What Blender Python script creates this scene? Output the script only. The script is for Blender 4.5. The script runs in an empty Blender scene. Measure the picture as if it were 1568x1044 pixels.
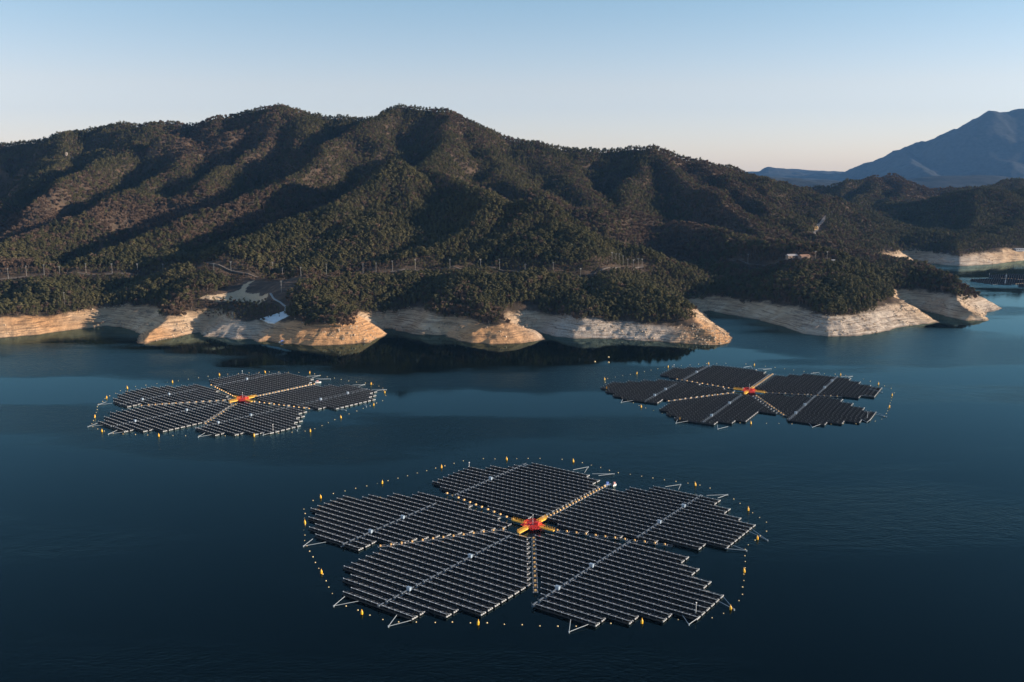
import bpy, math, random
import numpy as np
R_ = math.radians
C = bpy.context.scene.collection
rng = np.random.default_rng(7)
random.seed(7)

# ------------------------------------------------------------------ camera model
F, H, YH, CX, CY = 1450., 150., 255., 784., 522.
PITCH = math.atan((CY - YH) / F)
cc, ss = math.cos(PITCH), math.sin(PITCH)

def ground(x, y, z=0.):
    zc = F * (H - z) / (cc * (y - YH))
    return (x - CX) * zc / F, (zc - (H - z) * ss) / cc

def at(x, y, Y):
    t = (CY - y) / F
    k = Y / (cc + ss * t)
    return (x - CX) / F * k, Y, H + k * (-ss + cc * t)

def to_px(X, Y, Z):
    zc = Y * cc - (Z - H) * ss
    yc = Y * ss + (Z - H) * cc
    return CX + F * X / zc, CY - F * yc / zc

# ------------------------------------------------------------------ helpers
def tag(o, label, cat, group=None, kind=None):
    if label: o['label'] = label
    if cat: o['category'] = cat
    if group: o['group'] = group
    if kind: o['kind'] = kind
    return o

class MB:
    """collects boxes, bars and sheets into one mesh"""
    def __init__(s): s.v, s.f, s.m = [], [], []
    def add(s, vs, fs, m=0):
        b = len(s.v); s.v += [tuple(p) for p in vs]
        s.f += [tuple(b + i for i in f) for f in fs]; s.m += [m] * len(fs)
    def box(s, c, d, m=0, rz=0.):
        x, y, z = d[0] / 2, d[1] / 2, d[2] / 2
        co, si = math.cos(rz), math.sin(rz); vs = []
        for k in (-z, z):
            for a, b in ((-x, -y), (x, -y), (x, y), (-x, y)):
                vs.append((c[0] + a * co - b * si, c[1] + a * si + b * co, c[2] + k))
        s.add(vs, [(3, 2, 1, 0), (4, 5, 6, 7), (0, 1, 5, 4), (1, 2, 6, 5), (2, 3, 7, 6), (3, 0, 4, 7)], m)
    def tube(s, a, b, r0, r1=None, n=6, m=0, cap=True):
        r1 = r0 if r1 is None else r1
        a, b = np.array(a, float), np.array(b, float); d = b - a; d /= np.linalg.norm(d)
        u = np.cross(d, (0, 0, 1)) if abs(d[2]) < .9 else np.cross(d, (1, 0, 0)); u /= np.linalg.norm(u)
        w = np.cross(d, u); vs = []
        for p, r in ((a, r0), (b, r1)):
            for i in range(n):
                t = 2 * math.pi * i / n; vs.append(p + r * (math.cos(t) * u + math.sin(t) * w))
        fs = [(i, i + n, (i + 1) % n + n, (i + 1) % n) for i in range(n)]
        if cap: fs += [tuple(range(n)), tuple(range(2 * n - 1, n - 1, -1))]
        s.add(vs, fs, m)
    def lathe(s, prof, n=10, m=0, c=(0, 0, 0)):
        vs = []; fs = []
        for r, z in prof:
            for i in range(n):
                t = 2 * math.pi * i / n; vs.append((c[0] + r * math.cos(t), c[1] + r * math.sin(t), c[2] + z))
        for k in range(len(prof) - 1):
            for i in range(n):
                j = (i + 1) % n; fs.append((k * n + i, k * n + j, (k + 1) * n + j, (k + 1) * n + i))
        fs.append(tuple(range(n - 1, -1, -1))); fs.append(tuple((len(prof) - 1) * n + i for i in range(n)))
        s.add(vs, fs, m)
    def mesh(s, name, mats, smooth=False):
        me = bpy.data.meshes.new(name); me.from_pydata(s.v, [], s.f)
        for m in mats: me.materials.append(m)
        me.polygons.foreach_set('material_index', s.m)
        if smooth: me.polygons.foreach_set('use_smooth', [True] * len(s.f))
        me.update(); return me
    def obj(s, name, mats, parent=None, smooth=False):
        return link(name, s.mesh(name, mats if isinstance(mats, (list, tuple)) else [mats], smooth), parent)

def link(name, data, parent=None, loc=None, rz=0.):
    o = bpy.data.objects.new(name, data); C.objects.link(o)
    if parent: o.parent = parent
    if loc is not None: o.location = loc
    if rz: o.rotation_euler[2] = rz
    return o

def copy_tree(o, parent=None):
    c = o.copy(); C.objects.link(c)
    if parent: c.parent = parent
    for ch in o.children: copy_tree(ch, c)
    return c

def mat(name, col, rough=.6, metal=0., spec=.5, var=0., scale=1., bump=0.):
    m = bpy.data.materials.new(name); m.use_nodes = True
    n, l = m.node_tree.nodes, m.node_tree.links; b = n['Principled BSDF']
    b.inputs['Base Color'].default_value = (*col, 1); b.inputs['Roughness'].default_value = rough
    b.inputs['Metallic'].default_value = metal; b.inputs['Specular IOR Level'].default_value = spec
    if var:
        t = n.new('ShaderNodeNewGeometry'); x = n.new('ShaderNodeTexNoise'); x.inputs['Scale'].default_value = scale
        x.inputs['Detail'].default_value = 4; l.new(t.outputs['Position'], x.inputs['Vector'])
        r = n.new('ShaderNodeValToRGB'); l.new(x.outputs['Fac'], r.inputs['Fac'])
        r.color_ramp.elements[0].position = .3; r.color_ramp.elements[1].position = .7
        r.color_ramp.elements[0].color = tuple(c * (1 - var) for c in col) + (1,)
        r.color_ramp.elements[1].color = tuple(min(1, c * (1 + var)) for c in col) + (1,)
        l.new(r.outputs['Color'], b.inputs['Base Color'])
        if bump:
            q = n.new('ShaderNodeBump'); q.inputs['Strength'].default_value = bump
            l.new(x.outputs['Fac'], q.inputs['Height']); l.new(q.outputs['Normal'], b.inputs['Normal'])
    return m

# ------------------------------------------------------------------ numpy noise
_tab = rng.random((256, 256))
def vnoise(x, y):
    xi = np.floor(x).astype(int); yi = np.floor(y).astype(int); fx = x - xi; fy = y - yi
    fx = fx * fx * fx * (fx * (6 * fx - 15) + 10); fy = fy * fy * fy * (fy * (6 * fy - 15) + 10)
    a = _tab[xi & 255, yi & 255]; b = _tab[(xi + 1) & 255, yi & 255]
    c = _tab[xi & 255, (yi + 1) & 255]; d = _tab[(xi + 1) & 255, (yi + 1) & 255]
    return (a + (b - a) * fx) * (1 - fy) + (c + (d - c) * fx) * fy - .5
def fbm(x, y, scale, octv=4, gain=.5):
    s = 0.; a = 1.; x = x / scale; y = y / scale
    for i in range(octv):
        s = s + a * vnoise(x + 17.3 * i, y - 9.1 * i); x = x * 2.03; y = y * 2.03; a *= gain
    return s

# ------------------------------------------------------------------ shoreline (traced waterline)
SHORE_PX = [(-500, 545), (-250, 535), (-80, 524), (0, 517), (60, 512), (130, 503), (165, 499), (190, 500), (212, 512), (206, 523),
    (216, 528), (240, 522), (285, 512), (305, 508), (314, 515), (360, 519), (387, 518), (396, 523), (412, 522), (436, 526), (480, 529), (535, 528),
    (565, 525), (594, 512), (590, 503), (605, 503), (628, 512), (680, 514), (706, 523), (750, 527), (800, 525), (838, 518), (820, 508), (848, 514), (880, 518),
    (940, 519), (985, 521), (1010, 522), (1040, 525), (1080, 528), (1105, 528), (1124, 524), (1121, 514), (1098, 497), (1080, 478),
    (1090, 476), (1110, 480), (1160, 490), (1200, 500), (1236, 511), (1270, 515), (1312, 514), (1345, 509), (1378, 501),
    (1400, 498), (1437, 493), (1415, 480), (1404, 472), (1440, 482), (1478, 491), (1512, 491), (1508, 482), (1534, 471), (1512, 463), (1494, 452), (1480, 443),
    (1440, 430), (1390, 418), (1350, 414), (1385, 407), (1412, 404.5), (1404, 401), (1400, 398), (1425, 403), (1465, 407), (1480, 407.5), (1500, 406), (1540, 402), (1568, 398), (1660, 393), (1850, 389)]
SHORE = np.array([ground(*p) for p in SHORE_PX])
POLY = np.vstack([SHORE, [(4500, 1700), (4500, 6500), (-4500, 6500), (-4500, 780)]])

def seg_dist(x, y, a, b):
    d = b - a; L = d @ d + 1e-9
    t = np.clip(((x - a[0]) * d[0] + (y - a[1]) * d[1]) / L, 0, 1)
    return np.hypot(x - a[0] - t * d[0], y - a[1] - t * d[1]), t

def shore_dist(x, y):
    d = np.full(x.shape, 1e9)
    for i in range(len(SHORE) - 1): d = np.minimum(d, seg_dist(x, y, SHORE[i], SHORE[i + 1])[0])
    ins = np.zeros(x.shape, bool); P = POLY
    for i in range(len(P)):
        a, b = P[i], P[(i + 1) % len(P)]
        if a[1] == b[1]: continue
        ins ^= ((a[1] > y) != (b[1] > y)) & (x < (b[0] - a[0]) * (y - a[1]) / (b[1] - a[1]) + a[0])
    return np.where(ins, d, -d)

# ------------------------------------------------------------------ ridges (pixel, pixel, distance)
RIDGES = [
 # main skyline
 (.50, [(-300,262,1900),(-150,245,1850),(0,222,1800),(60,205,1790),(110,197,1780),(170,190,1770),(215,184,1760),(270,186,1770),(330,177,1780),(380,165,1780),(412,158,1770),(440,166,1770),(490,172,1780),(540,176,1780),(570,178,1760),(600,163,1730),(618,158,1720),(650,165,1720),(680,168,1710),(720,190,1700),(770,205,1700),(830,215,1700),(870,225,1710),(920,225,1700),(985,222,1680),(1030,230,1690),(1080,243,1710),(1140,255,1750),(1200,270,1800),(1250,287,1850),(1300,310,1900)]),
 # spurs off it
 (.55, [(330,177,1780),(280,226,1580),(223,280,1380),(175,306,1270),(112,334,1170),(25,370,1080),(-60,400,1020)]),
 (.55, [(215,184,1760),(178,232,1580),(137,245,1500),(80,290,1330),(60,325,1230),(20,350,1170)]),
 (.55, [(110,197,1780),(60,250,1560),(10,290,1420),(-60,330,1280)]),
 (.55, [(-100,240,1840),(-150,300,1500),(-200,380,1150)]),
 (.55, [(618,158,1720),(560,190,1590),(520,205,1530),(489,225,1460),(440,252,1370),(376,290,1260),(330,305,1210),(280,330,1150),(200,370,1070),(120,400,1010)]),
 (.50, [(412,158,1770),(405,210,1590),(350,245,1470),(300,275,1370)]),
 (.50, [(412,158,1770),(470,195,1620),(450,215,1560)]),
 (.50, [(680,168,1710),(700,215,1510),(650,249,1340),(591,250,1290)]),
 (.55, [(591,250,1290),(560,270,1235),(521,290,1180),(432,328,1090),(400,356,1050),(340,385,1005),(275,412,970)]),
 (.48, [(591,250,1290),(600,300,1180),(560,340,1100),(520,380,1035),(500,405,990)]),
 (.48, [(560,272,1230),(500,310,1140),(450,350,1070),(420,390,1010)]),
 (.48, [(650,249,1340),(700,270,1260),(744,302,1140)]),
 (.50, [(720,190,1700),(760,235,1530),(800,270,1400),(850,290,1320)]),
 (.50, [(830,215,1700),(870,260,1530),(900,300,1400),(915,325,1330)]),
 (.55, [(744,302,1135),(799,303,1120),(850,325,1090),(900,350,1050),(940,385,985),(985,407,950),(1030,438,900),(1062,466,862),(1090,492,832)]),
 (.55, [(744,302,1135),(690,345,1060),(650,380,1005)]),
 (.55, [(780,303,1125),(770,330,1080),(745,365,1030),(710,395,985)]),
 (.55, [(850,325,1090),(830,350,1050),(795,375,1010),(770,400,975)]),
 (.50, [(900,350,1050),(900,380,1000),(870,405,960)]),
 (.55, [(985,222,1680),(960,263,1530),(945,285,1450),(930,315,1350)]),
 (.50, [(985,222,1680),(1040,270,1520),(1100,300,1420),(1150,330,1350),(1170,350,1300)]),
 (.50, [(1080,243,1710),(1120,280,1570),(1180,310,1480),(1220,330,1420)]),
 (.50, [(1140,255,1750),(1190,290,1620),(1230,310,1560)]),
 # low ridge and right headland
 (.42, [(1004,337,1290),(1055,343,1270),(1100,355,1220),(1140,365,1170),(1173,366,1130),(1215,374,1100),(1254,383,1080),(1300,396,1060),(1352,404,1050),(1400,404,1060),(1449,412,1050),(1481,430,1035),(1491,441,1022)]),
 (.45, [(1254,383,1080),(1287,412,1000),(1330,440,935),(1345,458,902)]),
 (.45, [(1300,396,1060),(1325,422,1000),(1384,448,943)]),
 (.45, [(1215,374,1100),(1225,410,1010),(1255,445,930)]),
 (.5, [(1449,412,1050),(1465,430,1000),(1478,450,960)]),
 # beyond the valley
 (.45, [(1200,318,1760),(1255,340,1650),(1290,355,1590),(1350,375,1530),(1390,389,1485)]),
 (.45, [(1380,330,2050),(1430,300,2000),(1465,290,1950),(1497,286,1900),(1568,290,1900),(1610,300,1900),(1680,350,1950)]),
 (.45, [(1497,286,1900),(1485,330,1740),(1468,370,1600),(1462,388,1520)]),
 (.45, [(1568,290,1900),(1552,340,1740),(1530,375,1620),(1520,390,1570)]),
 (.45, [(1610,300,1900),(1615,340,1750),(1610,370,1650)]),
 (.45, [(1430,300,2000),(1420,340,1800),(1425,370,1650)]),
 (.42, [(1200,290,2300),(1252,278,2300),(1285,271,2300),(1340,270,2350),(1376,266,2400),(1420,282,2300),(1459,284,2300),(1510,279,2400),(1540,274,2450),(1620,270,2500),(1750,275,2500)]),
 (.42, [(1340,270,2350),(1335,295,2130),(1310,325,1900)]),
 (.42, [(1376,266,2400),(1392,295,2150),(1360,330,1900)]),
 # shore knolls
 (.45, [(-80,440,945),(0,428,950),(60,424,950),(120,428,940),(180,440,915)]),
 (.40, [(0,398,1010),(30,396,1015),(60,402,1005)]),
 (.40, [(235,432,930),(290,424,945),(340,424,945)]),
 (.45, [(300,455,895),(380,462,882)]),
 (.48, [(495,420,920),(527,407,925),(562,420,915)]),
 (.48, [(530,410,930),(520,440,885),(480,470,855)]),
 (.48, [(560,418,920),(565,450,875)]),
 (.45, [(640,418,935),(700,412,940),(760,416,930),(820,424,920),(880,415,930)]),
 (.45, [(720,416,935),(745,445,885),(760,470,855)]),
 (.45, [(880,415,930),(900,445,880),(920,470,850)]),
 (.45, [(980,430,915),(1000,460,870)]),
]
RW = [(sl, np.array([at(*p) for p in pl]) - (0, 0, 7.5)) for sl, pl in RIDGES]

def terrain(x, y):
    """ground height and signed distance to the water's edge"""
    x = np.asarray(x, float); y = np.asarray(y, float)
    wx = x + 46 * fbm(x, y, 190, 4); wy = y + 40 * fbm(x + 900, y - 400, 190, 4)
    acc = np.zeros(x.shape); K = 5.; dm = np.full(x.shape, 1e9)
    gl = 1 + .55 * fbm(x - 300, y + 70, 90, 2)
    for ri, (sl, P) in enumerate(RW):
        sl = sl * (1.08 if ri else 1.)
        best = np.full(x.shape, -1e3)
        for i in range(len(P) - 1):
            d, t = seg_dist(wx, wy, P[i, :2], P[i + 1, :2])
            dm = np.minimum(dm, d)
            z = P[i, 2] + t * (P[i + 1, 2] - P[i, 2])
            best = np.maximum(best, z - sl * gl * (np.sqrt(d * d + 36) - 6))
        acc += np.exp(np.clip(best / K, -60, 60))
    base = 15 + .02 * np.clip(y - 850, 0, 900)
    acc += np.exp(base / K)
    rid = K * np.log(acc)
    far = np.clip((y - 1000) / 500, 0, 1)
    rg = .5 - np.abs(fbm(wx + 70, wy - 40, 210, 4))
    rg2 = .5 - np.abs(fbm(wx - 170, wy + 240, 95, 3))
    hi = np.clip((rid - 45) / 50, 0, 1) * np.clip(dm / 85, .08, 1)
    rid = rid + hi * ((30 + 46 * far) * (rg - .40) + (30 + 26 * far) * (rg2 - .42)) + (5 + 4 * far) * fbm(x, y, 48, 4) + 1.2 * fbm(x, y, 14, 3)
    d = shore_dist(x + 5 * fbm(x, y, 30, 3) + 2.2 * fbm(x, y, 7, 2), y + 6 * fbm(x + 55, y, 26, 3) + 2.4 * fbm(x, y + 77, 6, 2))
    st = 1 + .45 * fbm(x + 11, y + 5, 60, 2)
    bank = np.where(d > 0, .52 * st * d, .35 * d)
    rock = np.clip(d / 6, 0, 1) * np.clip((60 - d) / 20, 0, 1)
    gully = np.abs(fbm(x + 31, y * .5, 11, 3))
    bank = bank + rock * (1.0 * fbm(x, y, 13, 4) - .5 * (gully < .05) * (1 - gully / .05) + .5 * fbm(x, y * 1.5, 3.2, 3))
    # shallow wave-cut terraces left by the falling water
    q = 1.35; fr = bank / q - np.floor(bank / q)
    bank = bank + rock * .38 * q * (np.clip(fr * 2.2, 0, 1) - fr)
    k2 = 5.
    z = -k2 * np.log(np.exp(-np.clip(bank, -60, 300) / k2) + np.exp(-np.clip(rid, -60, 300) / k2))
    z = np.where(d > 0, np.maximum(z, .02 + .06 * d), np.maximum(bank, -12))
    return z, d

def hit(pxx, pyy, y0=780., y1=2600.):
    """where the sight line of a pixel meets the terrain"""
    Y = np.linspace(y0, y1, 1800); t = (CY - pyy) / F; k = Y / (cc + ss * t)
    X = (pxx - CX) / F * k; Z = H + k * (-ss + cc * t)
    z, d = terrain(X, Y); i = int(np.argmax((z > Z) & (d > 0)))
    return float(X[i]), float(Y[i]), float(z[i])

# ------------------------------------------------------------------ clearings
def pt(pxs): return [hit(*p)[:2] for p in pxs]
ROADS = [pt([(0, 428), (41, 424), (92, 421), (172, 420), (250, 420), (354, 418), (433, 426), (500, 421), (556, 420), (601, 417), (650, 414), (704, 413), (765, 413), (804, 420), (847, 418), (889, 424), (930, 412), (962, 410), (985, 410)]),
         pt([(1110, 403), (1145, 405), (1200, 400), (1266, 402)])]
def line_dist(x, y, pl):
    d = np.full(np.shape(x), 1e9); pl = np.array(pl)
    for i in range(len(pl) - 1): d = np.minimum(d, seg_dist(x, y, pl[i], pl[i + 1])[0])
    return d
def in_poly(x, y, P):
    ins = np.zeros(np.shape(x), bool)
    for i in range(len(P)):
        a, b = P[i], P[(i + 1) % len(P)]
        if a[1] == b[1]: continue
        ins ^= ((a[1] > y) != (b[1] > y)) & (x < (b[0] - a[0]) * (y - a[1]) / (b[1] - a[1]) + a[0])
    return ins
FIELD = pt([(318, 456), (332, 447), (352, 437), (385, 428), (470, 427), (470, 432), (452, 446), (440, 452), (433, 458), (420, 461), (360, 461)])
SANDY = pt([(306, 459), (330, 450), (362, 446), (372, 434), (384, 430), (376, 446), (410, 449), (413, 458), (380, 462), (330, 462)])
VALLEY = pt([(1238, 362), (1252, 340), (1266, 330), (1262, 345), (1248, 362)])


# ------------------------------------------------------------------ land mesh
def graded(a, b, s0, g):
    v = [a]; s = s0
    while v[-1] < b: v.append(v[-1] + s); s = min(s * g, 9.)
    return np.array(v)
ys = np.concatenate([np.arange(772, 880, 1.25), graded(880, 2750, 1.3, 1.0075)])
half = 1.12
nx = 1000
us = np.linspace(-1, 1, nx)
GX = us[None, :] * (ys[:, None] * .62 + 60); GY = np.repeat(ys[:, None], nx, 1)
GZ, GD = terrain(GX, GY)

def grid_mesh(name, X, Y, Z):
    r, c = X.shape
    me = bpy.data.meshes.new(name)
    co = np.stack([X, Y, Z], -1).reshape(-1, 3).astype(np.float32)
    i = np.arange(r * c).reshape(r, c)
    q = np.stack([i[:-1, :-1], i[:-1, 1:], i[1:, 1:], i[1:, :-1]], -1).reshape(-1, 4)
    me.vertices.add(len(co)); me.vertices.foreach_set('co', co.ravel())
    me.loops.add(q.size); me.loops.foreach_set('vertex_index', q.ravel().astype(np.int32))
    me.polygons.add(len(q)); me.polygons.foreach_set('loop_start', np.arange(0, q.size, 4, dtype=np.int32))
    me.polygons.foreach_set('use_smooth', np.ones(len(q), bool))
    me.update(calc_edges=True); me.validate(); return me

me = grid_mesh('hills', GX, GY, GZ)
# what the ground is made of: x = distance from the water's edge, y = cleared earth, z = rust-coloured soil
cx_, cy_ = GX.ravel(), GY.ravel(); near = cy_ < 1150
clear = np.zeros(cx_.size); rust = np.zeros(cx_.size); white = np.zeros(cx_.size)
nx_, ny_ = cx_[near], cy_[near]
sand = in_poly(nx_ + 6 * fbm(nx_, ny_, 12, 3), ny_ + 8 * fbm(nx_ + 50, ny_, 12, 3), SANDY) * 1.
fld = in_poly(nx_ + 4 * fbm(nx_, ny_, 14, 2), ny_, FIELD) * 1.
clear[near] = np.maximum(sand, .0); fl = np.zeros(cx_.size); fl[near] = fld
def spot(px_, py_, r, arr, amp=1.):
    g = ground(px_, py_); arr += amp * np.exp(-((cx_ - g[0]) ** 2 + (cy_ - g[1]) ** 2) / (r * r))
for p in ((440, 522, 34), (500, 522, 40), (560, 518, 34), (740, 520, 36), (790, 522, 26), (1075, 515, 30), (1100, 522, 26), (60, 505, 40), (240, 520, 30)): spot(*p, rust)
for p in ((880, 514, 40), (940, 514, 40), (985, 518, 26), (1300, 512, 50), (1370, 500, 45), (1490, 408, 80), (1520, 475, 40), (350, 516, 30)): spot(*p, white)
for nm, a, b, c in (('soil', GD.ravel(), clear, fl), ('tint', np.clip(rust, 0, 1), np.clip(white, 0, 1), cx_ * 0)):
    at_ = me.attributes.new(nm, 'FLOAT_VECTOR', 'POINT')
    at_.data.foreach_set('vector', np.stack([a, b, c], -1).astype(np.float32).ravel())

def land_material():
    m = bpy.data.materials.new('land'); m.use_nodes = True
    n, l = m.node_tree.nodes, m.node_tree.links; b = n['Principled BSDF']
    b.inputs['Roughness'].default_value = .95; b.inputs['Specular IOR Level'].default_value = .15
    geo = n.new('ShaderNodeNewGeometry'); sep = n.new('ShaderNodeSeparateXYZ'); l.new(geo.outputs['Position'], sep.inputs[0])
    def attr(nm):
        a = n.new('ShaderNodeAttribute'); a.attribute_name = nm; s = n.new('ShaderNodeSeparateXYZ'); l.new(a.outputs['Vector'], s.inputs[0]); return s
    so, ti = attr('soil'), attr('tint')
    def noise(scale, detail=5, vec=None, rough=.6):
        x = n.new('ShaderNodeTexNoise'); x.inputs['Scale'].default_value = scale; x.inputs['Detail'].default_value = detail; x.inputs['Roughness'].default_value = rough
        l.new(vec or geo.outputs['Position'], x.inputs['Vector']); return x.outputs['Fac']
    def mapped(sx, sy, sz):
        x = n.new('ShaderNodeVectorMath'); x.operation = 'MULTIPLY'; x.inputs[1].default_value = (sx, sy, sz); l.new(geo.outputs['Position'], x.inputs[0]); return x.outputs[0]
    def ramp(fac, stops):
        r = n.new('ShaderNodeValToRGB'); e = r.color_ramp.elements
        while len(e) < len(stops): e.new(.5)
        for k, (p, c) in enumerate(stops): e[k].position = p; e[k].color = (*c, 1) if len(c) == 3 else c
        l.new(fac, r.inputs['Fac']); return r.outputs['Color']
    def mix(f, a, c, mode='MIX'):
        x = n.new('ShaderNodeMix'); x.data_type = 'RGBA'; x.blend_type = mode
        for k, v in ((0, f), (6, a), (7, c)):
            if hasattr(v, 'links'): l.new(v, x.inputs[k])
            elif k == 0: x.inputs[0].default_value = v
            else: x.inputs[k].default_value = (*v, 1)
        return x.outputs[2]
    def rng_(v, a, b2):
        x = n.new('ShaderNodeMapRange'); x.inputs[1].default_value = a; x.inputs[2].default_value = b2; l.new(v, x.inputs[0]); return x.outputs[0]
    def math_(op, a, c):
        x = n.new('ShaderNodeMath'); x.operation = op
        for k, v in ((0, a), (1, c)):
            if hasattr(v, 'links'): l.new(v, x.inputs[k])
            else: x.inputs[k].default_value = v
        return x.outputs[0]
    wob = noise(.035, 3)
    sv = n.new('ShaderNodeCombineXYZ'); l.new(math_('MULTIPLY', sep.outputs[0], .025), sv.inputs[0]); l.new(math_('MULTIPLY', sep.outputs[1], .025), sv.inputs[1]); l.new(math_('ADD', math_('MULTIPLY', sep.outputs[2], 1.5), math_('MULTIPLY', wob, 3.)), sv.inputs[2])
    strata = noise(1., 7, sv.outputs[0], .72)
    patch = noise(.05, 5); grain = noise(.8, 5, None, .7)
    tan = ramp(patch, [(.3, (.36, .235, .14)), (.5, (.49, .345, .215)), (.7, (.60, .46, .32))])
    tan = mix(math_('MULTIPLY', ti.outputs[0], .85), tan, ramp(grain, [(.3, (.42, .20, .08)), (.7, (.56, .32, .15))]))
    tan = mix(math_('MULTIPLY', ti.outputs[1], .8), tan, ramp(grain, [(.3, (.27, .235, .20)), (.7, (.58, .51, .44))]))
    tan = mix(math_('MULTIPLY', rng_(strata, .49, .56), rng_(noise(.045, 4), .25, .5)), tan, mix(.72, tan, (.11, .072, .047)))
    vor = n.new('ShaderNodeTexVoronoi'); vor.inputs['Scale'].default_value = .55; l.new(geo.outputs['Position'], vor.inputs['Vector'])
    tan = mix(math_('MULTIPLY', math_('MULTIPLY', rng_(noise(.07, 4), .45, .6), ti.outputs[1]), rng_(vor.outputs['Distance'], .75, .25)), tan, mix(.5, tan, (.52, .46, .38)))
    tan = mix(rng_(grain, .58, .75), tan, mix(.5, tan, (.2, .15, .11)))
    wet = rng_(sep.outputs[2], .9, .15)
    tan = mix(math_('MULTIPLY', wet, .55), tan, (.12, .085, .06))
    litter = ramp(noise(.06, 6), [(.3, (.034, .028, .02)), (.5, (.062, .046, .033)), (.7, (.115, .076, .052))])
    dist = math_('ADD', so.outputs[0], math_('MULTIPLY', math_('SUBTRACT', noise(.09, 4), .5), 16.))
    col = mix(rng_(dist, 26., 32.), tan, litter)
    col = mix(so.outputs[2], col, ramp(noise(.25, 3, mapped(.15, 1, 1)), [(.35, (.06, .045, .036)), (.55, (.10, .072, .054)), (.7, (.17, .12, .085))]))
    col = mix(so.outputs[1], col, ramp(grain, [(.3, (.48, .34, .21)), (.7, (.64, .48, .32))]))
    l.new(col, b.inputs['Base Color'])
    bp = n.new('ShaderNodeBump'); bp.inputs['Strength'].default_value = .65; bp.inputs['Distance'].default_value = 1.1
    l.new(math_('ADD', math_('ADD', grain, math_('MULTIPLY', vor.outputs['Distance'], -.35)), strata), bp.inputs['Height']); l.new(bp.outputs['Normal'], b.inputs['Normal'])
    return m
me.materials.append(land_material())
hills = link('hills', me); hills['kind'] = 'structure'

# far mountain and the low hills between it and the lake
FAR = [(.5, [(1100, 300, 5200), (1160, 262, 5200), (1175, 257, 5200), (1205, 259, 5200), (1235, 266, 5200), (1262, 264, 5100), (1290, 267, 5000)]),
       (.62, [(1290, 267, 4800), (1318, 256, 4750), (1330, 246, 4720), (1355, 238, 4700), (1372, 229, 4680), (1400, 218, 4650), (1412, 217, 4640), (1438, 212, 4620), (1448, 204, 4600), (1460, 196, 4590), (1480, 193, 4570), (1492, 187, 4560), (1502, 176, 4550), (1515, 169, 4540), (1530, 171, 4540), (1568, 165, 4520), (1640, 158, 4500), (1760, 156, 4500), (1900, 180, 4600), (2100, 230, 4700)]),
       (.6, [(1380, 228, 4680), (1400, 250, 4200), (1425, 270, 3800)]),
       ]
def far_z(x, y):
    wx = x + 260 * fbm(x, y, 1100, 4); wy = y + 260 * fbm(x + 3000, y, 1100, 4); z = np.full(x.shape, -20.)
    for sl, pl in FAR:
        P = np.array([at(p[0], p[1], p[2] * 2.2) for p in pl])
        for i in range(len(P) - 1):
            d, t = seg_dist(.15 * wx + .85 * x, .15 * wy + .85 * y, P[i, :2], P[i + 1, :2]); zz = P[i, 2] + t * (P[i + 1, 2] - P[i, 2])
            z = np.maximum(z, zz - sl * (np.sqrt(d * d + 400) - 20) * (1 + .5 * fbm(wx, wy, 900, 3)))
    return z + 34 * fbm(x, y, 260, 5, .6) + 12 * fbm(x, y, 80, 2)
fx, fy = np.meshgrid(np.linspace(900, 9800, 520), np.linspace(4200, 12800, 300))
fm = grid_mesh('far_mountain', fx, fy, np.maximum(far_z(fx, fy), 15 + 150 * (fbm(fx, fy, 1300, 5) + .1) * np.clip((fy - 4200) / 900, 0, 1)))
fm.materials.append(mat('far_woods', (.028, .030, .030), .95, spec=.05, var=.4, scale=.03, bump=.8))
link('far_mountain', fm)['kind'] = 'structure'

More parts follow.
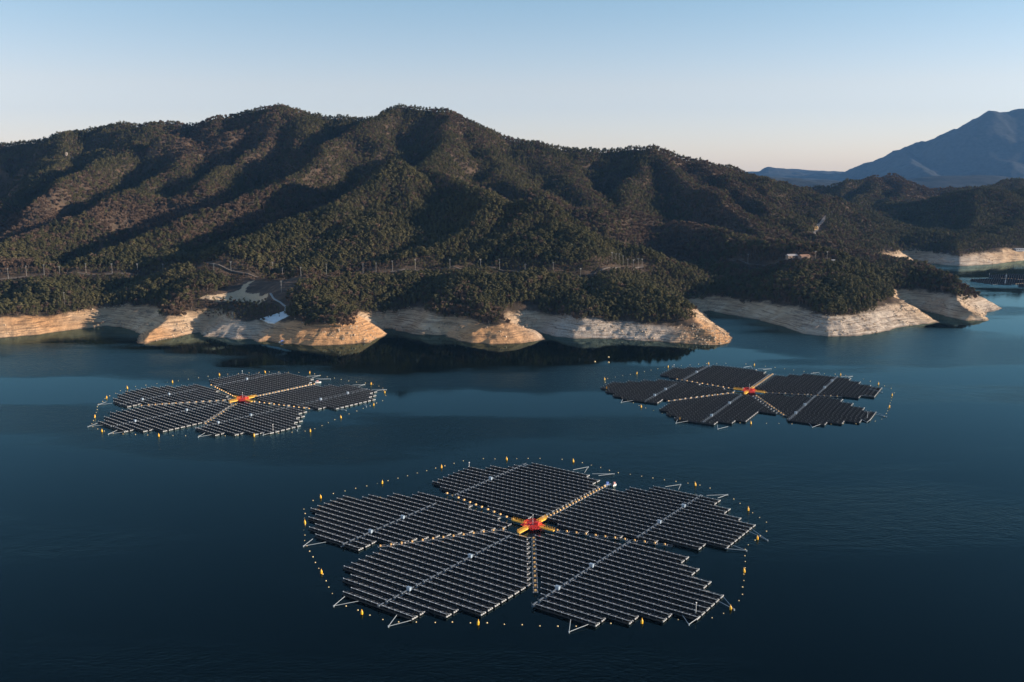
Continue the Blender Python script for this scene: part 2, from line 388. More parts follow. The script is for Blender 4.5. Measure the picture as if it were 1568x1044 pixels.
# ------------------------------------------------------------------ water
def water():
    b = MB(); S = 11500
    b.add([(-S, -1500, 0), (S, -1500, 0), (S, 13500, 0), (-S, 13500, 0)], [(0, 1, 2, 3)])
    m = bpy.data.materials.new('lake_water'); m.use_nodes = True
    n, l = m.node_tree.nodes, m.node_tree.links; n.remove(n['Principled BSDF'])
    df = n.new('ShaderNodeBsdfDiffuse'); df.inputs['Color'].default_value = (.0, .0008, .0009, 1)
    gl = n.new('ShaderNodeBsdfGlossy'); fr = n.new('ShaderNodeFresnel'); fr.inputs['IOR'].default_value = 1.333
    gl.inputs['Color'].default_value = (.62, .95, .98, 1)          # teal tint put into the gloss colour, cutting red most
    mxs = n.new('ShaderNodeMixShader'); pw = n.new('ShaderNodeMath'); pw.operation = 'POWER'; pw.inputs[1].default_value = 1.3; l.new(fr.outputs[0], pw.inputs[0]); l.new(pw.outputs[0], mxs.inputs[0]); l.new(df.outputs[0], mxs.inputs[1]); l.new(gl.outputs[0], mxs.inputs[2]); l.new(mxs.outputs[0], n['Material Output'].inputs['Surface'])
    geo = n.new('ShaderNodeNewGeometry')
    def noise(sc, det, mul):
        v = n.new('ShaderNodeVectorMath'); v.operation = 'MULTIPLY'; v.inputs[1].default_value = mul; l.new(geo.outputs['Position'], v.inputs[0])
        x = n.new('ShaderNodeTexNoise'); x.inputs['Scale'].default_value = sc; x.inputs['Detail'].default_value = det; l.new(v.outputs[0], x.inputs['Vector']); return x.outputs['Fac']
    def mrange(src, a, c, d, e):
        r = n.new('ShaderNodeMapRange'); r.interpolation_type = 'SMOOTHSTEP'
        for k, q in zip((1, 2, 3, 4), (a, c, d, e)): r.inputs[k].default_value = q
        l.new(src, r.inputs[0]); return r.outputs[0]
    gust = noise(.0055, 6, (.40, 1.3, 1))                          # calm slicks and wind-roughened water
    l.new(mrange(gust, .45, .57, .03, .20), gl.inputs['Roughness'])
    q = n.new('ShaderNodeBump'); q.inputs['Distance'].default_value = .4; l.new(mrange(gust, .45, .57, .02, .55), q.inputs['Strength'])
    s = n.new('ShaderNodeMath'); s.operation = 'ADD'; l.new(noise(.55, 3, (1, 1.5, 1)), s.inputs[0]); l.new(noise(.13, 2, (1, 1.4, 1)), s.inputs[1])
    l.new(s.outputs[0], q.inputs['Height']); l.new(q.outputs['Normal'], gl.inputs['Normal']); l.new(q.outputs['Normal'], fr.inputs['Normal'])
    o = b.obj('lake_water', m); o['kind'] = 'structure'
water()

# ------------------------------------------------------------------ trees
def leaf_mat(name, lo, mid, hi, rough=.8):
    m = bpy.data.materials.new(name); m.use_nodes = True
    n, l = m.node_tree.nodes, m.node_tree.links; b = n['Principled BSDF']
    b.inputs['Roughness'].default_value = rough; b.inputs['Specular IOR Level'].default_value = .1
    oi = n.new('ShaderNodeObjectInfo'); r = n.new('ShaderNodeValToRGB'); e = r.color_ramp.elements; e.new(.5)
    for k, c in enumerate((lo, mid, hi)): e[k].position = (0, .5, 1)[k]; e[k].color = (*c, 1)
    nz = n.new('ShaderNodeTexNoise'); nz.inputs['Scale'].default_value = .022; nz.inputs['Detail'].default_value = 3; l.new(oi.outputs['Location'], nz.inputs['Vector'])
    mr = n.new('ShaderNodeMapRange'); mr.inputs[1].default_value = .32; mr.inputs[2].default_value = .68; l.new(nz.outputs['Fac'], mr.inputs[0])
    mx = n.new('ShaderNodeMix'); mx.inputs[0].default_value = .38; l.new(mr.outputs[0], mx.inputs[2]); l.new(oi.outputs['Random'], mx.inputs[3]); l.new(mx.outputs[0], r.inputs['Fac']); l.new(r.outputs['Color'], b.inputs['Base Color'])
    return m
M_PINE = leaf_mat('pine_needles', (.046, .048, .022), (.070, .066, .030), (.112, .096, .045))
M_BARE = leaf_mat('bare_twigs', (.08, .056, .042), (.125, .086, .062), (.18, .122, .086), .9)
M_BARK = mat('bark', (.10, .07, .05), .9, var=.3, scale=2.)
M_GREYBARK = mat('grey_bark', (.16, .13, .11), .9, var=.3, scale=2.)

def pine_meshes(seed):
    r = np.random.default_rng(seed); h = r.uniform(7.5, 9.5); R = r.uniform(2.3, 3.0)
    t = MB(); lean = r.uniform(-.35, .35, 2)
    top = (lean[0], lean[1], h * .82)
    t.tube((0, 0, -1.2), (lean[0] * .5, lean[1] * .5, h * .45), .24, .17, 6); t.tube((lean[0] * .5, lean[1] * .5, h * .45), top, .17, .05, 6)
    c = MB(); blobs = []
    for k in range(15):
        u = (k + r.uniform(0, 1)) / 15; z = h * (.30 + .62 * u); rr = R * math.sqrt(max(.03, 1 - ((u - .32) / .72) ** 2)) * r.uniform(.35, 1.)
        a = r.uniform(0, 2 * math.pi) + k * 2.4; p = np.array([math.cos(a) * rr + lean[0] * u, math.sin(a) * rr + lean[1] * u, z])
        blobs.append((p, r.uniform(.75, 1.25)))
        if k % 3 == 0: t.tube((lean[0] * u * .6, lean[1] * u * .6, z - .7), tuple(p), .07, .03, 4)
    blobs.append((np.array([lean[0], lean[1], h * .93]), .8))
    for p, s in blobs:
        for q in range(24):
            d = r.normal(size=3); d /= np.linalg.norm(d); d[2] = abs(d[2]) * .8 - .15
            o = p + d * s * r.uniform(.5, 1.05) * (1, 1, .72)
            nrm = d + (p - (lean[0] * .5, lean[1] * .5, h * .5)) * .28 + r.normal(size=3) * .28 + (0, 0, .25); nrm /= np.linalg.norm(nrm)
            a = np.cross(nrm, r.normal(size=3)); a /= np.linalg.norm(a); bb = np.cross(nrm, a); w = r.uniform(.30, .60)
            c.add([o - a * w - bb * w * .5, o + a * w - bb * w * .6, o + bb * w * 1.1 + nrm * .1], [(0, 1, 2)])
    return c.mesh('pine_crown', [M_PINE]), t.mesh('pine_trunk', [M_BARK])

def bare_meshes(seed):
    r = np.random.default_rng(seed); h = r.uniform(6.5, 8.5); t = MB(); c = MB()
    t.tube((0, 0, -1.2), (0, 0, h * .42), .18, .13, 5)
    for k in range(8):
        a = k * 2.4 + r.uniform(-.4, .4); s = np.array([0, 0, h * r.uniform(.2, .42)]); e = np.array([math.cos(a) * r.uniform(1., 2.1), math.sin(a) * r.uniform(1., 2.1), h * r.uniform(.6, .9)])
        t.tube(s, e, .09, .03, 4)
        for q in range(40):
            u = r.uniform(.35, 1.); o = s + (e - s) * u + r.normal(size=3) * .25
            d = (e - s) / np.linalg.norm(e - s) + r.normal(size=3) * .65; d[2] = abs(d[2]); L = r.uniform(.7, 1.5); d /= np.linalg.norm(d)
            sd_ = np.cross(d, r.normal(size=3)); sd_ /= np.linalg.norm(sd_); w = r.uniform(.07, .17)
            c.add([o - sd_ * w, o + sd_ * w, o + d * L + sd_ * w * 2.2, o + d * L - sd_ * w * 2.2], [(0, 1, 2, 3)])
    return c.mesh('bare_crown', [M_BARE]), t.mesh('bare_trunk', [M_GREYBARK])

def tree_points():
    out = []
    y = 800.
    while y < 2560:
        s = 3.7 if y < 1150 else 4.3
        hw = y * .60 + 45
        xs = np.arange(-hw if y < 1860 else y * .22, hw, s); X = xs + rng.uniform(-.45, .45, xs.size) * s; Y = y + rng.uniform(-.45, .45, xs.size) * s
        out.append(np.stack([X, Y], 1)); y += s
    P = np.vstack(out)
    z, d = terrain(P[:, 0], P[:, 1]); x, y = P[:, 0], P[:, 1]
    keep = d > 28 + 15 * fbm(x, y, 55, 2) + 12 * fbm(x, y, 15, 3)
    P, z, d = P[keep], z[keep], d[keep]; x, y = P[:, 0], P[:, 1]
    nearm = y < 1150
    kill = np.zeros(len(x), bool); road = np.full(len(x), 1e9)
    idx = np.where(nearm)[0]
    for r in ROADS: road[idx] = np.minimum(road[idx], line_dist(x[idx], y[idx], r))
    kill |= road < 3
    kill[idx] |= in_poly(x[idx], y[idx], FIELD) | in_poly(x[idx], y[idx], SANDY) | (line_dist(x[idx], y[idx], RAMP_ROAD) < 5)
    # nothing grows in front of the field and the ramp on the lake side
    kill |= in_poly(x, y, VALLEY)
    # drop what the skyline hides for good
    g = .5 + 1.15 * fbm(x + 500, y - 200, 210, 4) + .5 * fbm(x, y, 45, 2)      # browner or greener stretches
    for (px_, py_, Yd, rr, am) in ((20, 320, 1200, 120, .55), (60, 300, 1300, 80, .4), (280, 268, 1480, 80, .45), (470, 205, 1560, 120, .45), (420, 225, 1480, 90, .3), (680, 240, 1500, 120, .2), (560, 395, 985, 45, .7), (30, 398, 1010, 45, .8),
                                   (960, 290, 1480, 110, .3), (1010, 330, 1330, 60, .35), (1230, 395, 1020, 60, .5), (1180, 350, 1300, 80, .3), (1380, 268, 2350, 150, .7), (1340, 300, 2000, 120, .3), (300, 445, 900, 45, .7), (470, 440, 900, 40, .5), (655, 430, 905, 45, .3), (700, 460, 875, 40, .2),
                                   (530, 440, 890, 45, -.7), (330, 470, 865, 40, -.3), (60, 450, 900, 70, -.4), (130, 450, 895, 60, -.3), (600, 300, 1180, 120, -.5), (800, 320, 1090, 120, -.5), (980, 430, 910, 90, -.7), (1060, 470, 850, 60, -.6), (1400, 430, 1000, 140, -.7), (1300, 440, 940, 100, -.4), (120, 370, 1080, 140, -.35), (1500, 350, 1750, 250, -.4), (860, 460, 880, 80, -.4)):
        gx, gy, _ = at(px_, py_, Yd); g += am * np.exp(-((x - gx) ** 2 + (y - gy) ** 2) / (rr * rr))
    g += .9 * np.exp(-(road / 16) ** 2) + .35 * np.clip((40 - d) / 10, 0, 1)
    u = rng.uniform(0, 1, len(x))
    kind = np.where(u < np.clip((g - .2) * .95, .06, .93), 1, 0)
    thin = rng.uniform(0, 1, len(x)) < np.clip((g - .6 * np.exp(-(road / 20) ** 2) - .95) * .8, 0, .4)
    ok = ~kill & ~thin
    size = rng.uniform(.55, 1.15, len(x)) * np.where(road < 16, .55, 1.) * np.where(d < 40, .8, 1.) * (1 + .25 * fbm(x, y, 60, 2)) * np.where(y > 1300, .86, 1.)
    qx, qy = to_px(x, y, z); low = (qx > 296) & (qx < 440) & (qy > 448) & (qy < 500); size = np.where(low, size * .5, size)
    return x[ok], y[ok], z[ok], kind[ok], size[ok]

RAMP_ROAD = pt([(414, 450), (419, 458), (430, 464), (438, 470), (436, 478)])
tx, ty, tz, tk, ts = tree_points()
rot = rng.uniform(0, 2 * math.pi, len(tx)); var = rng.integers(0, 4, len(tx))
ppx, ppy = to_px(tx, ty, tz + 4)
inside = (ppx > 2) & (ppx < 1566)

PINES = [pine_meshes(11 + k) for k in range(4)]
BARES = [bare_meshes(41 + k) for k in range(4)]

ZONES = [(205, 'above the pale bank at far left'), (395, 'below the sandy clearing left of the boat ramp'),
         (600, 'on the round knoll right of the boat ramp'), (835, 'above the second orange bank, right of the knoll'),
         (1128, 'on the narrow wooded point above the white rock bank'), (1600, 'on the headland across the small bay at right')]
protos = {}
def place_trees(k, name, cat, lead, meshes, count, leadgroup):
    sel = np.where((tk == k) & inside & (ty < 1100))[0]
    sel = sel[np.argsort(ty[sel] - 40 * ts[sel])][:count]
    for i in sel:
        crown, trunk = meshes[var[i]]
        zone = next(zt for xm, zt in ZONES if ppx[i] < xm)
        r = link(name, None, None, (tx[i], ty[i], tz[i]), rot[i]); r.scale = (ts[i] * .98,) * 2 + (ts[i],)
        r.empty_display_size = .5
        tag(r, lead + ' ' + zone, cat, leadgroup + ' ' + zone)
        a = link('crown', crown, r); b = link('trunk', trunk, r)
        protos.setdefault((k, var[i]), (a, b))
    return sel
s0 = place_trees(0, 'pine_tree', 'pine tree', 'dark green pine', PINES, 300, 'pines')
s1 = place_trees(1, 'bare_tree', 'bare tree', 'leafless grey-brown tree', BARES, 220, 'leafless trees')

def forest(name, k, skip, label):
    m = tk == k; m[skip] = False
    me = bpy.data.meshes.new(name); n = int(m.sum()); me.vertices.add(n)
    me.vertices.foreach_set('co', np.stack([tx[m], ty[m], tz[m]], 1).astype(np.float32).ravel())
    for nm, tp, dt in (('turn', 'FLOAT', rot[m]), ('size', 'FLOAT', ts[m])):
        me.attributes.new(nm, tp, 'POINT').data.foreach_set('value', dt.astype(np.float32))
    me.attributes.new('which', 'INT', 'POINT').data.foreach_set('value', var[m].astype(np.int32))
    o = link(name, me); o['kind'] = 'stuff'; tag(o, label, 'forest')
    ng = bpy.data.node_groups.new(name, 'GeometryNodeTree'); ng.interface.new_socket('Geometry', in_out='INPUT', socket_type='NodeSocketGeometry'); ng.interface.new_socket('Geometry', in_out='OUTPUT', socket_type='NodeSocketGeometry')
    N, L = ng.nodes, ng.links; gi = N.new('NodeGroupInput'); go = N.new('NodeGroupOutput')
    g2i = N.new('GeometryNodeGeometryToInstance')
    for v in range(3, -1, -1):
        j = N.new('GeometryNodeJoinGeometry')
        for ob in protos[(k, v)]:
            oi = N.new('GeometryNodeObjectInfo'); oi.inputs['Object'].default_value = ob; L.new(oi.outputs['Geometry'], j.inputs[0])
        L.new(j.outputs[0], g2i.inputs[0])
    ip = N.new('GeometryNodeInstanceOnPoints'); L.new(gi.outputs[0], ip.inputs['Points']); L.new(g2i.outputs[0], ip.inputs['Instance'])
    ip.inputs['Pick Instance'].default_value = True
    def na(nm, tp):
        a = N.new('GeometryNodeInputNamedAttribute'); a.data_type = tp; a.inputs['Name'].default_value = nm; return a.outputs['Attribute']
    L.new(na('which', 'INT'), ip.inputs['Instance Index']); L.new(na('size', 'FLOAT'), ip.inputs['Scale'])
    cx = N.new('ShaderNodeCombineXYZ'); L.new(na('turn', 'FLOAT'), cx.inputs['Z']); L.new(cx.outputs[0], ip.inputs['Rotation'])
    L.new(ip.outputs[0], go.inputs[0])
    md = o.modifiers.new('trees', 'NODES'); md.node_group = ng
    return n
print('forest', forest('pine_forest', 0, s0, 'dark green pine forest covering the hills behind the lake'), forest('bare_woodland', 1, s1, 'leafless brown woodland mixed through the pines on the hills'))

# ------------------------------------------------------------------ floating solar arrays
M_GLASS = mat('panel_glass', (.007, .009, .015), .16, spec=.5, var=.6, scale=.09)
M_ALU = mat('panel_frame_aluminium', (.36, .40, .45), .42, metal=.3)
M_STEEL = mat('galvanised_steel', (.30, .31, .33), .5, metal=.3)
M_FLOAT = mat('black_pontoon', (.018, .02, .022), .6)
M_PALE = mat('pale_float', (.36, .37, .37), .6)
M_CREAM = mat('cream_float', (.80, .50, .20), .55, var=.25, scale=.6)
M_WALK = mat('grey_walkway', (.15, .18, .21), .6)
M_CAB = mat('cabinet_paint', (.26, .34, .42), .5)
M_RED = mat('red_deck_paint', (.68, .035, .022), .6, var=.3, scale=1.2)
M_YEL = mat('yellow_deck_paint', (.80, .44, .05), .6, var=.25, scale=.9)
M_WHITE = mat('white_paint', (.8, .8, .8), .45)
M_BUOY = mat('buoy_orange', (.95, .47, .015), .4)
M_LINE = mat('mooring_pipe', (.34, .38, .41), .5)

PITCHV, V0, TAB = 3.95, 1.2, 2.717
def vk(k): return V0 + PITCHV * k

_rows = {}
def row_mesh(n, pale):
    """n panel tables in a line along +x, tilted down towards +y, on pontoons"""
    if (n, pale) in _rows: return _rows[(n, pale)]
    b = MB(); Ln = n * TAB
    y0, z0, y1, z1 = -1.05, 1.36, 1.22, .76
    for yy in (-.75, .85): b.box((Ln / 2, yy, .16), (Ln, .62, .42), 1)
    for i in range(n):
        x0, x1 = i * TAB + .05, (i + 1) * TAB - .05
        for a, c in ((x0, (x0 + x1) / 2 - .015), ((x0 + x1) / 2 + .015, x1)):
            b.add([(a, y0, z0), (c, y0, z0), (c, y1, z1), (a, y1, z1), (a, y0, z0 - .05), (c, y0, z0 - .05), (c, y1, z1 - .05), (a, y1, z1 - .05)],
                  [(0, 1, 2, 3), (4, 7, 6, 5)], 0)
            b.add([(a, y0, z0), (c, y0, z0), (c, y1, z1), (a, y1, z1), (a, y0, z0 - .05), (c, y0, z0 - .05), (c, y1, z1 - .05), (a, y1, z1 - .05)],
                  [(0, 4, 5, 1), (1, 5, 6, 2), (2, 6, 7, 3), (3, 7, 4, 0)], 2)
        # aluminium edge strip along the high side, clamp block and legs
        b.add([(x0, y0 - .02, z0 + .03), (x1, y0 - .02, z0 + .03), (x1, y0 + .42, z0 - .08), (x0, y0 + .42, z0 - .08), (x0, y0 - .02, z0 - .09), (x1, y0 - .02, z0 - .09)],
              [(0, 1, 2, 3)], 2)
        b.add([(x0, y0 - .02, z0 + .03), (x1, y0 - .02, z0 + .03), (x0, y0 - .02, z0 - .09), (x1, y0 - .02, z0 - .09)], [(0, 2, 3, 1)], 1)  # strip's front face coloured black so rows read as shaded when seen edge-on
        b.box((i * TAB + .02, y0 + .22, z0 + .03), (.30, .4, .12), 4 if pale else 2)
        b.tube((i * TAB + .3, y0 + .1, .3), (i * TAB + .3, y0 + .1, z0 - .06), .04, n=4, m=3)
        b.tube((i * TAB + .3, y1 - .1, .3), (i * TAB + .3, y1 - .1, z1 - .06), .04, n=4, m=3)
    [b.box((Ln + .2, .1 + q, .55), (.34, .62, .4), 4) for q in (-1., 0, 1.)]; b.box((Ln + .2, .1, .3), (.3, 2.6, .15), 3); b.box((-.22, .1, .40), (.5, 2.4, .4), 1)
    me = b.mesh('panel_row', [M_GLASS, M_FLOAT, M_ALU, M_STEEL, M_PALE]); _rows[(n, pale)] = me
    return me

def lerp_at(v, a, b): return a[0] + (v - a[1]) * (b[0] - a[0]) / (b[1] - a[1])
S1a, S1b = (-55.3, 8.1), (-8.6, -1.8); S2a, S2b = (-37.1, -56.6), (-6.5, -11.5)
S3a, S3b = (37.7, -54.7), (8.2, -12.5); S5a, S5b = (58.6, 12.5), (10.6, -1.0)

def petal_rows(tl, tr, tb, tr2):
    """u range of every panel row of the five petals; tl, tr, tb trim the outer columns on the left, right and bottom right"""
    P = [[], [], [], [], []]
    def s1v(u): return S1a[1] + (u - S1a[0]) * (S1b[1] - S1a[1]) / (S1b[0] - S1a[0])
    def s5v(u): return S5b[1] + (u - S5b[0]) * (S5a[1] - S5b[1]) / (S5a[0] - S5b[0])
    def u_s1(v): return S1a[0] + (v - S1a[1]) * (S1b[0] - S1a[0]) / (S1b[1] - S1a[1])
    def u_s5(v): return S5b[0] + (v - S5b[1]) * (S5a[0] - S5b[0]) / (S5a[1] - S5b[1])
    hub = lambda v: 9.6 * math.sqrt(max(0, 1 - ((v + 2.2) / 10.5) ** 2)) if abs(v + 2.2) < 10.5 else 0
    # top
    for k in range(0, 18):
        v = vk(k); l = -71.3 if 4 <= k <= 11 else -63 if k in (2, 3, 12, 13) else -54.5 if k in (14, 15) else -46.5 if k in (16, 17) else -200
        r = -2. if k <= 14 else -6.6 if k <= 16 else -14.7
        if k < 2 or (k in (2, 3) and v - 2.4 < s1v(-60)): l = max(l, u_s1(v - 2.4) + 1.2)
        if hub(v): r = min(r, .8 - hub(v))
        P[0].append((k, l, r))
    # right
    for k in range(0, 19):
        v = vk(k); l = 2.4 if k <= 14 else 12 if k <= 16 else 20.5
        r = (60 if k <= 3 else 68 if k <= 5 else 76.5 if k <= 13 else 68.5 if k == 14 else 60.3 if k <= 16 else 52.2) - (tr2 if 4 <= k <= 13 else 0)
        if v - 2.4 < S5a[1] and k <= 3: r = min(r, u_s5(v - 2.4) - 1.2)
        if hub(v): l = max(l, .8 + hub(v))
        P[1].append((k, l, r))
    # bottom right
    for k in range(2, -17, -1):
        v = vk(k); r = 60 if k == 2 else 68 if k >= 0 else 76 if k >= -2 else 84.3 if k >= -4 else 92.5 if k >= -10 else 84 if k >= -12 else 75.5 if k >= -14 else 67.2
        r -= tr if -10 <= k <= 1 else tr * .5
        l = lerp_at(v, S3b, S3a) + 1.8 if k > -15 else 41.5
        if v + 2.4 > S5b[1]: l = max(l, u_s5(v + 2.4) + 1.2)
        if hub(v): l = max(l, .8 + hub(v))
        P[2].append((k, l, r))
    # bottom
    for k in range(-4, -25, -1):
        v = vk(k); l = lerp_at(v, S2b, S2a) + 1.8 if k > -15 else -33.6 if k >= -20 else -26 if k >= -22 else -18
        r = lerp_at(v, S3b, S3a) - 1.8 if k > -14 else (32.2 if k >= -20 else 24.3 if k >= -22 else 16.2) - tb
        P[3].append((k, l, r))
    # left
    for k in range(2, -17, -1):
        v = vk(k); l = (-57.3 if k >= 1 else -65.4 if k >= -1 else -73.6 if k >= -3 else -81.8 if k >= -5 else -90.2 if k >= -11 else -83 if k >= -13 else -74.5 if k >= -15 else -66.4)
        l += tl if -11 <= k <= -6 else tl * .6 if k < -1 else 0
        r = lerp_at(v, S2b, S2a) - 1.8 if k > -14 else -41.5
        if v + 2.4 > S1b[1]: r = min(r, u_s1(v + 2.4) - 1.2)
        if hub(v): r = min(r, .8 - hub(v))
        P[4].append((k, l, r))
    return P

def hub_deck(root):
    cu, cv = .8, -2.2
    b = MB(); n = 8; rad = 3.9; ang = [i * math.pi / 4 + math.pi / 8 for i in range(8)]
    ring = [(cu + rad * math.cos(a), cv + rad * math.sin(a)) for a in ang]
    b.add([(x, y, .25) for x, y in ring] + [(x, y, 1.1) for x, y in ring], [tuple(range(8, 16)), tuple(range(7, -1, -1))] + [(i, (i + 1) % 8, (i + 1) % 8 + 8, i + 8) for i in range(8)])
    for i in range(-4, 5): b.box((cu + i * 1.05, cv, 1.13), (.5, 8.6 - abs(i) * .7, .1))
    deck = b.obj('hub_deck', M_RED, root)
    r = MB()
    for i in range(8):
        a, c = np.array(ring[i]), np.array(ring[(i + 1) % 8])
        for q in range(5):
            p = a + (c - a) * q / 5; r.tube((*p, 1.1), (*p, 2.4), .07, n=4)
        for zz in (1.8, 2.4): r.tube((*a, zz), (*c, zz), .06, n=4)
    r.obj('deck_railing', M_RED, deck)
    m = MB(); m.tube((cu, cv, 1.1), (cu, cv, 5.6), .07, .05, 6); m.box((cu, cv, 5.6), (.3, .3, .25)); m.obj('mast', M_WHITE, deck)
    e = MB(); e.box((cu + 1.4, cv + 1.2, 1.75), (1.6, 1.1, 1.2)); e.box((cu + 1.4, cv + 1.2, 2.39), (1.8, 1.3, .08)); e.obj('control_cabinet', M_RED, deck)
    for dx, dy in ((-1, 0), (1, 0), (0, 1), (0, -1)):
        g = MB(); L0, L1 = 3.6, 10.6; w = .6
        c = ((L0 + L1) / 2)
        g.box((cu + dx * c, cv + dy * c, 1.0), (abs(dx) * (L1 - L0) + abs(dy) * 2 * w, abs(dy) * (L1 - L0) + abs(dx) * 2 * w, .5))
        ga = g.obj('gangway', M_YEL, root)
        h = MB()
        for sgn in (-1, 1):
            for q in range(7):
                d = L0 + (L1 - L0) * q / 6; x, y = cu + dx * d + abs(dy) * sgn * w, cv + dy * d + abs(dx) * sgn * w
                h.tube((x, y, 1.2), (x, y, 2.2), .06, n=4)
            x0, y0 = cu + dx * L0 + abs(dy) * sgn * w, cv + dy * L0 + abs(dx) * sgn * w; x1, y1 = cu + dx * L1 + abs(dy) * sgn * w, cv + dy * L1 + abs(dx) * sgn * w
            for zz in (1.7, 2.2): h.tube((x0, y0, zz), (x1, y1, zz), .045, n=4)
        h.obj('gangway_railing', M_YEL, ga)

def seam(root, a, b_, step, w=1.25):
    a, b_ = np.array(a), np.array(b_); L = np.linalg.norm(b_ - a); d = (b_ - a) / L; nn = np.array((-d[1], d[0])); rz = math.atan2(d[1], d[0])
    s = MB()
    for q in np.arange(1.2, L, step):
        p = a + d * q; s.box((p[0], p[1], .95), (.66, .8, .5), 0, rz); s.box((p[0], p[1], 1.26), (.45, .6, .12), 0, rz)
    o = s.obj('seam_floats', M_CREAM, root)
    t = MB()
    for sg in (-.75, .75):
        p, q = a + nn * sg, b_ + nn * sg; t.tube((*p, .75), (*q, .75), .08, n=5)
    for q in np.arange(2.2, L, step): 
        p = a + d * q; t.tube((*(p - nn * 1.05), .72), (*(p + nn * 1.05), .72), .08, n=4)
    t.obj('hinge_pipe', M_STEEL, o)

def bracket(root, tip, a, c):
    b = MB()
    for p in (a, c): b.tube((*tip, .4), (*p, .8), .10, n=5)
    b.tube((*tip, -.3), (*tip, .6), .24, n=6); b.obj('mooring_bracket', M_LINE, root)

def service(petal, u, va, vb, cabs):
    b = MB(); k = math.ceil((va - V0) / PITCHV)
    b.box((u, (va + vb) / 2, .55), (.5, vb - va, .1))
    while vk(k) < vb + .1:
        b.box((u, vk(k) - .1, 1.46), (.55, 1.7, .08)); b.box((u + .1, vk(k) - 1.75, 1.40), (.6, .6, .4))
        for sg in (-.5, .5): b.tube((u + sg, vk(k) - 1.9, .5), (u + sg, vk(k) - 1.9, 2.2), .05, n=4)
        k += 1
    o = b.obj('service_walkway', M_WALK, petal)
    for f in cabs:
        c = MB(); v = vk(round((va + (vb - va) * f - V0) / PITCHV)) - 1.9
        c.box((u, v, 1.65), (1.5, 1.0, 1.3)); c.box((u, v, 2.33), (1.7, 1.2, .08)); c.box((u, v - .52, 1.65), (.8, .05, .9)); c.obj('inverter_cabinet', M_CAB, petal)

def solar_array(label, hub, theta, tl=0., tr=0., tb=0., pale=False, z=.0, tr2=None):
    root = link('floating_solar_array', None, None, (hub[0], hub[1], z), R_(theta) - math.pi / 2)
    tag(root, label, 'solar array', 'floating solar arrays on the lake')
    hub_deck(root)
    names = petal_rows(tl, tr, tb, tr if tr2 is None else tr2)
    for pi, rows in enumerate(names):
        good = []
        for k, l, r in rows:
            n = int((r - l) / TAB + .35)
            if n >= 2: good.append((k, l, r, n))
        # the pontoon beams that tie the rows of the petal together
        b = MB(); us_ = np.arange(-86, 92, 8.151)
        for u in us_:
            vs_ = [vk(k) for k, l, r, n in good if l + 1 < u < r - 1]
            if len(vs_) > 1: b.box((u, (min(vs_) + max(vs_)) / 2, .12), (.75, max(vs_) - min(vs_) + 2, .3), 0)
        for k, l, r, n in good: b.box(((l + r) / 2, vk(k) + 1.9, .1), (r - l - 1., .5, .16), 0)
        pet = b.obj('panel_block', M_FLOAT, root)
        for k, l, r, n in good:
            o = link('panel_row', row_mesh(n, pale), pet, (r - n * TAB if pi in (1, 2) else l, vk(k), 0))
            if pi in (0, 3, 4): o.location[0] = r - n * TAB if pi == 0 or k < -14 and pi == 4 else l
        if pi == 4: service(pet, -49.2, -65, -6, (.3, .62))
        if pi == 0: service(pet, -49.2, 9, 66, (.5,))
        if pi == 3: service(pet, 0., -94, -16, (.22, .66))
        if pi == 2: service(pet, 42.8, -64, 6, (.25, .6))
        if pi == 1: service(pet, 43.2, 12, 75, (.3, .7))
        if pi == 2:
            m = MB(); u_, v_ = 90.8 - tr, vk(-9) - 1.6; m.tube((u_, v_, .8), (u_, v_, 4.6), .09, .07, 6); m.box((u_, v_, 4.6), (.35, .35, .3)); m.obj('weather_mast', M_WHITE, pet)
        if pi == 0:
            m = MB(); m.tube((-70.5, vk(11) + .6, .8), (-70.5, vk(11) + .6, 3.0), .09, .07, 6); m.box((-70.5, vk(11) + .6, 3.0), (.4, .4, .3)); m.obj('weather_mast', M_WHITE, pet)
    seam(root, (-8.9, -1.6), S1a, 4.1); seam(root, (-6.5, -11.5), S2a, 4.35); seam(root, S3b, S3a, 4.05); seam(root, (.3, 8.2), (.3, 60.5), 2.6); seam(root, (10.9, -1.0), S5a, 4.1)
    for t, a, c in (((-62.3, -72.9), (-64.1, -66.2), (-57.3, -65.4)), ((-14, -103), (-15.5, -96.2), (-9, -96)), ((11.6, -103), (9, -96), (15.5, -96)), ((62.3 - tr * .5, -71.5), (58.6 - tr * .5, -64.6), (65.2 - tr * .5, -64)),
                    ((-22, 81), (-25, 71.5), (-18, 71)), ((-6, 79), (-14, 71.6), (-10, 71)), ((28, 83.5), (24, 75.3), (31, 75)), ((52, 83), (45, 75.3), (50.6, 75)),
                    ((87 - tr, 41), (77.6 - tr, 48), (77.4 - tr, 45)), ((84 - tr, 26), (78 - tr, 27), (76.6 - tr, 22)), ((100 - tr, -25), (93.6 - tr, -19), (93.5 - tr, -23)), ((92 - tr, -44), (93 - tr, -37), (88 - tr, -40.2))):
        bracket(root, t, a, c)
    return root

HUB1 = ground(818, 801, 1.); HUB2 = ground(375, 610, 1.); HUB3 = ground(1147, 597, 1.); HUB4 = ground(1604, 430, 1.)
solar_array('nearest and largest flower-shaped floating solar array, its rows seen most clearly', HUB1, 54.5)
solar_array('flower-shaped floating solar array at left with the brightest sunlit rows', HUB2, 49.5, tl=8.2, tr=8.2, pale=True).scale = (.95, .95, 1)
solar_array('dark flower-shaped floating solar array at right, off the pointed headlands', HUB3, 60., tr=8.2, tb=10., tr2=0., pale=True)
solar_array('far dark floating solar array cut off by the right edge of the picture', HUB4, 62.)

